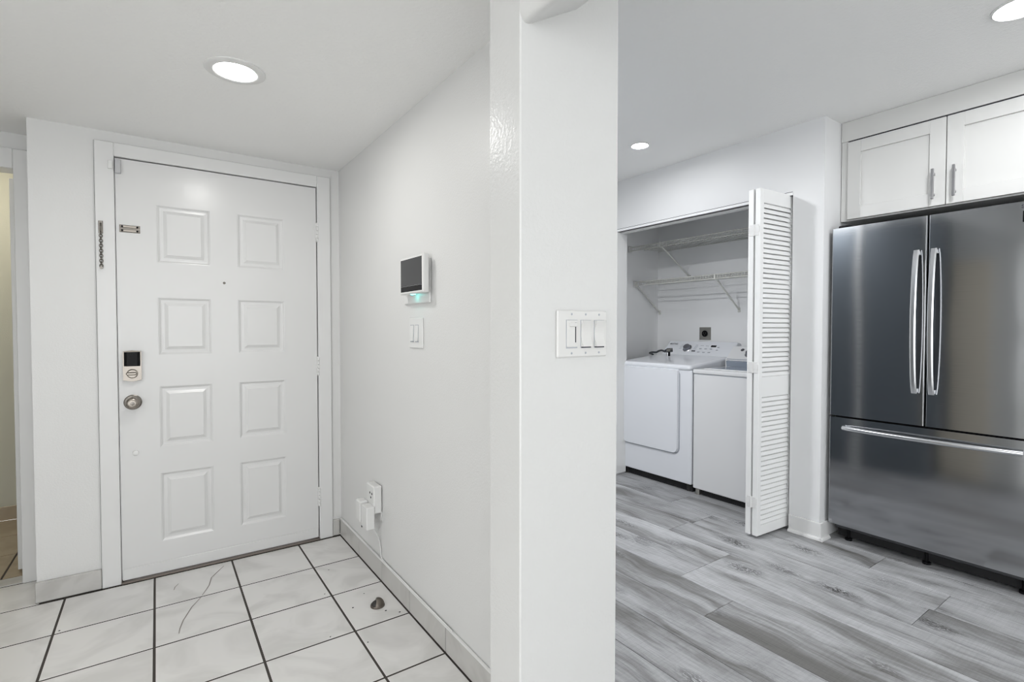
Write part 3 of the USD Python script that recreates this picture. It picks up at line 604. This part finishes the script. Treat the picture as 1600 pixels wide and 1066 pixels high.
objs('printed_legend', [cbox(y, s, w, .0035, .001) for y in (2.845, 2.698) for s, w in ((.125, .022), (.110, .03), (.095, .03), (.080, .03))] + [cbox(y, .12, .03, .0035, .001) for y in (2.645, 2.595)], 'print_grey', cs)
# door: raised rounded-corner panel
from shapely.geometry import box as sbox
def rrect(a, b, c, d, r): return sbox(a + r, c + r, b - r, d - r).buffer(r, quad_segs=8)
def plate_x(poly, x0, x1):
    m = trimesh.creation.extrude_polygon(poly, 1.0, engine='earcut'); v = m.vertices; m.vertices = np.stack([x0 + (x1 - x0) * v[:, 2], v[:, 0], v[:, 1]], 1); m.fix_normals(); return m
dy0, dy1, dz0, dz1 = 2.435, 2.998, .272, .932 - .012
obj('door_gap', plate_x(rrect(dy0 - .007, dy1 + .007, dz0 - .005, dz1 + .004, .055), X0 - .003, X0 + .002), 'print_grey', dr)
dd = m3.Manifold.batch_hull([m3.Manifold.cylinder(.018, .05, .044, 24).rotate((0, -90, 0)).translate((X0, y, z)) for y, z in ((dy0 + .05, dz0 + .05), (dy1 - .05, dz0 + .05))] +
                            [m3.Manifold.cylinder(.018, .02, .014, 16).rotate((0, -90, 0)).translate((X0, y, z)) for y, z in ((dy0 + .02, dz1 - .02), (dy1 - .02, dz1 - .02))])
obj('door', man2tri(dd), 'appliance_white', dr, smooth=30)
obj('kick_recess', box(X0 + .035, 3.90, Ya + .01, Yb - .01, .004, .060), 'matte_black', dr)
objs('foot', [lathe([(0, 0), (.02, 0), (.02, .06), (0, .06)], (x, y, 0), n=12) for x in (X0 + .05, 3.86) for y in (Ya + .05, Yb - .05)], 'rubber', dr)
# power cord lying on the dryer
pc = place('power_cord', 'dark grey power cord with angled plug lying on top of the dryer', 'power cord', (3.60, 2.86, .99))
cp_ = [(3.66, 3.026, .990), (3.63, 3.028, 1.004), (3.60, 3.015, 1.010), (3.60, 2.985, 1.017), (3.60, 2.948, 1.018), (3.60, 2.913, 1.032), (3.60, 2.886, 1.037), (3.60, 2.850, 1.028), (3.60, 2.825, 1.034)]
obj('cord', tube(smoothpath(cp_, 40), .0085, 8), 'cord_grey', pc, smooth=True)
obj('plug', hull([(3.60 + a, y, z) for a in (-.016, .016) for y, z in ((2.845, 1.040), (2.845, 1.022), (2.815, 1.058), (2.785, 1.060), (2.782, 1.028), (2.81, 1.022))]), 'cord_grey', pc)
obj('plug_cap', hull([(3.60 + a, y, z) for a in (-.018, .018) for y, z in ((2.822, 1.050), (2.822, 1.030), (2.784, 1.055), (2.784, 1.032))]), 'galvanized', pc, label='metal clamp of the plug')
obj('prong', box(3.590, 3.600, 2.822, 2.830, .990, 1.026, .001), 'chrome', pc)
obj('prong', box(3.584, 3.598, 2.793, 2.806, .991, 1.030, .001), 'black', pc)

# ------------------------------------------------------------------ washer
wa = place('washing_machine', 'white top-loading washing machine with grey glass lid between dryer and bifold door', 'washing machine', (3.58, 1.98, 0))
Wa, Wb = 1.64, 2.315
obj('body', box(X0 + .004, 3.92, Wa, Wb, .045, .893, .006), 'washer_white', wa)
obj('top_deck', rbox(X0 - .002, 3.92, Wa - .002, Wb + .002, .896, .927, .008), 'washer_white', wa, smooth=35)
obj('deck_gap', box(X0 + .006, 3.90, Wa + .004, Wb - .004, .890, .898), 'print_grey', wa)
ld = obj('lid', box(3.30, 3.62, Wa + .05, Wb - .05, .926, .934, .003), 'washer_white', wa)
obj('lid_glass', box(3.335, 3.60, Wa + .09, Wb - .09, .931, .9355, .001), 'lid_glass', ld, label='grey glass window of the lid')
obj('lid_back', hull([(x, y, z) for x, z in ((3.625, .927), (3.615, .975), (3.66, .985), (3.66, .927)) for y in (Wa + .03, Wb - .03)]), 'lid_glass', wa, label='dark grey glossy riser behind the lid')
cw = obj('console', hull([(x, y, z) for x, z in ((3.64, .927), (3.638, .985), (3.755, 1.085), (3.80, 1.085), (3.90, .99), (3.91, .927)) for y in (Wa + .01, Wb - .01)]), 'washer_white', wa)
wm = np.array((3.638, .985)); wd = np.array((.117, .10)) / math.hypot(.117, .10); wn = np.array((-wd[1], wd[0]))
e0, du, nn = wm, wd, wn
obj('emblem', clathe([(0, .002), (.014, .002), (.014, -.002)], 2.215, .115, 16), 'print_dark', cw)
kn = obj('dial_knob', clathe([(0, .026), (.026, .026), (.030, .004), (.030, -.003)], 2.135, .072), 'silver_knob', cw, smooth=35)
obj('dial_ring', clathe([(.031, .001), (.037, .006), (.041, .003), (.041, -.003)], 2.135, .072), 'chrome', kn, smooth=35)
obj('trim_strip', hull([onc(y, s, h) for y in (Wa + .02, Wb - .02) for s in (.002, .010) for h in (-.002, .002)]), 'print_grey', cw)
obj('base_gap', box(X0 + .03, 3.88, Wa + .01, Wb - .01, .004, .047), 'matte_black', wa)
objs('foot', [lathe([(0, 0), (.018, 0), (.018, .05), (0, .05)], (x, y, 0), n=12) for x in (X0 + .028, 3.86) for y in (Wa + .03, Wb - .03)], 'galvanized', wa)

# ------------------------------------------------------------------ refrigerator
fr = place('refrigerator', 'dark stainless steel french-door refrigerator with bottom freezer drawer', 'refrigerator', (3.6, .93, 0))
FX, FD = 3.20, .065; fy0, fy1, fym = .474, 1.3635, .9185
obj('body', box(FX + FD + .006, 3.95, fy0 + .004, fy1 - .004, .055, 1.785, .006), 'fridge_side', fr)
obj('door_gasket', box(FX + FD - .012, FX + FD + .008, fy0 + .012, fy1 - .012, .10, 1.79), 'matte_black', fr)
def fdoor(y0, y1, z0, z1, bulge):
    """slab with rounded vertical edges and a slightly bowed front"""
    r = .005; P = [(FX + FD, y0), (FX + r, y0)]
    P += [(FX + r - r * math.sin(t), y0 + r - r * math.cos(t)) for t in np.linspace(.2, math.pi / 2, 6)]
    P += [(FX - bulge * math.sin(math.pi * t), y0 + r + (y1 - y0 - 2 * r) * t) for t in np.linspace(.05, .95, 19)]
    P += [(FX + r - r * math.cos(t), y1 - r + r * math.sin(t)) for t in np.linspace(0, math.pi / 2 - .2, 6)] + [(FX + r, y1), (FX + FD, y1)]
    return prism(P, 'z', z0, z1)
zg = .724
def bar_v(y, z0, z1, out):
    t = np.linspace(0, 1, 24); prof = FX - .012 - out * np.sin(math.pi * t) ** .6
    V = []
    for k, tt in enumerate(t):
        z = z0 + (z1 - z0) * tt; x = prof[k]
        for a, b in ((0, -.010), (-.007, -.012), (-.012, -.006), (-.012, .006), (-.007, .012), (0, .010)): V.append((x + a, y + b * 1.05, z))
    n = 6; Fc = []
    for i in range(len(t) - 1):
        for k in range(n): q = [i * n + k, i * n + (k + 1) % n, (i + 1) * n + (k + 1) % n, (i + 1) * n + k]; Fc += [[q[0], q[1], q[2]], [q[0], q[2], q[3]]]
    Fc += [[0, k + 1, k] for k in range(1, 5)] + [[(len(t) - 1) * n, (len(t) - 1) * n + k, (len(t) - 1) * n + k + 1] for k in range(1, 5)]
    m = trimesh.Trimesh(np.array(V), np.array(Fc), process=False); m.fix_normals(); return m
for y0, y1, hy in ((fym + .004, fy1, .958), (fy0, fym - .004, .887)):
    dm = obj('door', fdoor(y0, y1, zg + .004, 1.797, .0025), 'stainless', fr, smooth=25)
    obj('handle', cat_(bar_v(hy, .893, 1.626, .038), box(FX - .022, FX + .002, hy - .009, hy + .009, .896, .918, .002), box(FX - .022, FX + .002, hy - .009, hy + .009, 1.601, 1.623, .002)), 'steel_handle', dm, smooth=35, label='curved brushed steel bar handle')
    if y0 == fy0:
        obj('lettering', text_x('S', .014, FX - .0028, .581, 1.768, bold=True), 'print_dark', dm)
        obj('label_letter', text_x('E', .047, FX - .0028, .580, 1.706, bold=True), 'black', dm, label='bold black letter')
    else:
        obj('edge_strip', box(FX + .001, FX + .03, y0 - .002, y0 + .0005, zg + .006, 1.795), 'steel_handle', dm)
dw = obj('freezer_drawer', fdoor(fy0, fy1, .098, zg - .006, .0025), 'stainless', fr, smooth=25)
t = np.linspace(0, 1, 24)
obj('handle', cat_(tube(np.stack([FX - .016 - .032 * np.sin(math.pi * t) ** .6, 1.286 - (1.286 - .555) * t, np.full(24, .663)], 1), .0125, 10), box(FX - .022, FX + .002, 1.260, 1.282, .654, .672, .002), box(FX - .022, FX + .002, .558, .580, .654, .672, .002)), 'steel_handle', dw, smooth=40, label='long brushed steel drawer handle')
objs('hinge_cover', [box(FX + .03, FX + .16, y - .03, y + .03, 1.783, 1.815, .004) for y in (fy0 + .05, fy1 - .05)], 'black', fr)
obj('toe_grille', box(FX + .085, 3.9, fy0 + .02, fy1 - .02, .014, .09), 'matte_black', fr)
objs('leveling_foot', [lathe([(0, 0), (.018, 0), (.018, .012), (.008, .014), (.008, .06), (0, .06)], (x, y, 0), n=14) for x in (FX + .075, 3.85) for y in (fy0 + .08, (fy0 + fy1) / 2, fy1 - .08)], 'black', fr)

# ------------------------------------------------------------------ cabinet above the refrigerator
cb = place('upper_cabinet', 'white two-door shaker wall cabinet above the refrigerator', 'cabinet', (3.66, .9, 1.862))
CF = 3.357
obj('body', box(CF + .002, CX - .002, .415, LY0 - .003, 1.858, 2.335, .001), 'cabinet_paint', cb)
obj('filler_strip', box(CF - .006, CF + .02, 1.349, LY0 - .003, 1.858, 2.325, .001), 'cabinet_paint', cb)
obj('top_fascia', box(CF - .012, CF + .02, .2, LY0 - .003, 2.325, KC - .001, .001), 'cabinet_paint', cb)
def shaker(y0, y1, z0, z1, hy):
    r = .068; x0, x1 = CF - .019, CF
    d = obj('door', cat_(box(x0, x1, y0, y0 + r, z0, z1, .0012), box(x0, x1, y1 - r, y1, z0, z1, .0012), box(x0, x1, y0 + r, y1 - r, z0, z0 + r, .0012), box(x0, x1, y0 + r, y1 - r, z1 - r, z1, .0012)), 'cabinet_paint', cb)
    obj('door_panel', box(x0 + .011, x1 - .001, y0 + r - .004, y1 - r + .004, z0 + r - .004, z1 - r + .004), 'cabinet_paint', d)
    hx = x0 - .026
    obj('handle', cat_(box(hx - .006, hx + .006, hy - .006, hy + .006, 1.898, 2.055, .0015), box(hx, x0 + .001, hy - .005, hy + .005, 1.918, 1.928), box(hx, x0 + .001, hy - .005, hy + .005, 2.025, 2.035)), 'cabinet_pull', d, label='slim brushed steel bar pull')
shaker(.8905, 1.345, 1.866, 2.315, .937); shaker(.424, .8865, 1.866, 2.315, .851)
obj('shadow_gap', box(CF - .003, CF + .003, .424, 1.347, 2.313, 2.327), 'print_dark', cb)
tp = obj('fridge_side_panel', box(3.30, CX - .002, .392, .412, .0, 2.322, .001), 'cabinet_paint')
tag(tp, 'tall white panel standing right of the refrigerator', 'cabinet panel')

# ------------------------------------------------------------------ kitchen side of the hall wall, seen mirrored in the refrigerator
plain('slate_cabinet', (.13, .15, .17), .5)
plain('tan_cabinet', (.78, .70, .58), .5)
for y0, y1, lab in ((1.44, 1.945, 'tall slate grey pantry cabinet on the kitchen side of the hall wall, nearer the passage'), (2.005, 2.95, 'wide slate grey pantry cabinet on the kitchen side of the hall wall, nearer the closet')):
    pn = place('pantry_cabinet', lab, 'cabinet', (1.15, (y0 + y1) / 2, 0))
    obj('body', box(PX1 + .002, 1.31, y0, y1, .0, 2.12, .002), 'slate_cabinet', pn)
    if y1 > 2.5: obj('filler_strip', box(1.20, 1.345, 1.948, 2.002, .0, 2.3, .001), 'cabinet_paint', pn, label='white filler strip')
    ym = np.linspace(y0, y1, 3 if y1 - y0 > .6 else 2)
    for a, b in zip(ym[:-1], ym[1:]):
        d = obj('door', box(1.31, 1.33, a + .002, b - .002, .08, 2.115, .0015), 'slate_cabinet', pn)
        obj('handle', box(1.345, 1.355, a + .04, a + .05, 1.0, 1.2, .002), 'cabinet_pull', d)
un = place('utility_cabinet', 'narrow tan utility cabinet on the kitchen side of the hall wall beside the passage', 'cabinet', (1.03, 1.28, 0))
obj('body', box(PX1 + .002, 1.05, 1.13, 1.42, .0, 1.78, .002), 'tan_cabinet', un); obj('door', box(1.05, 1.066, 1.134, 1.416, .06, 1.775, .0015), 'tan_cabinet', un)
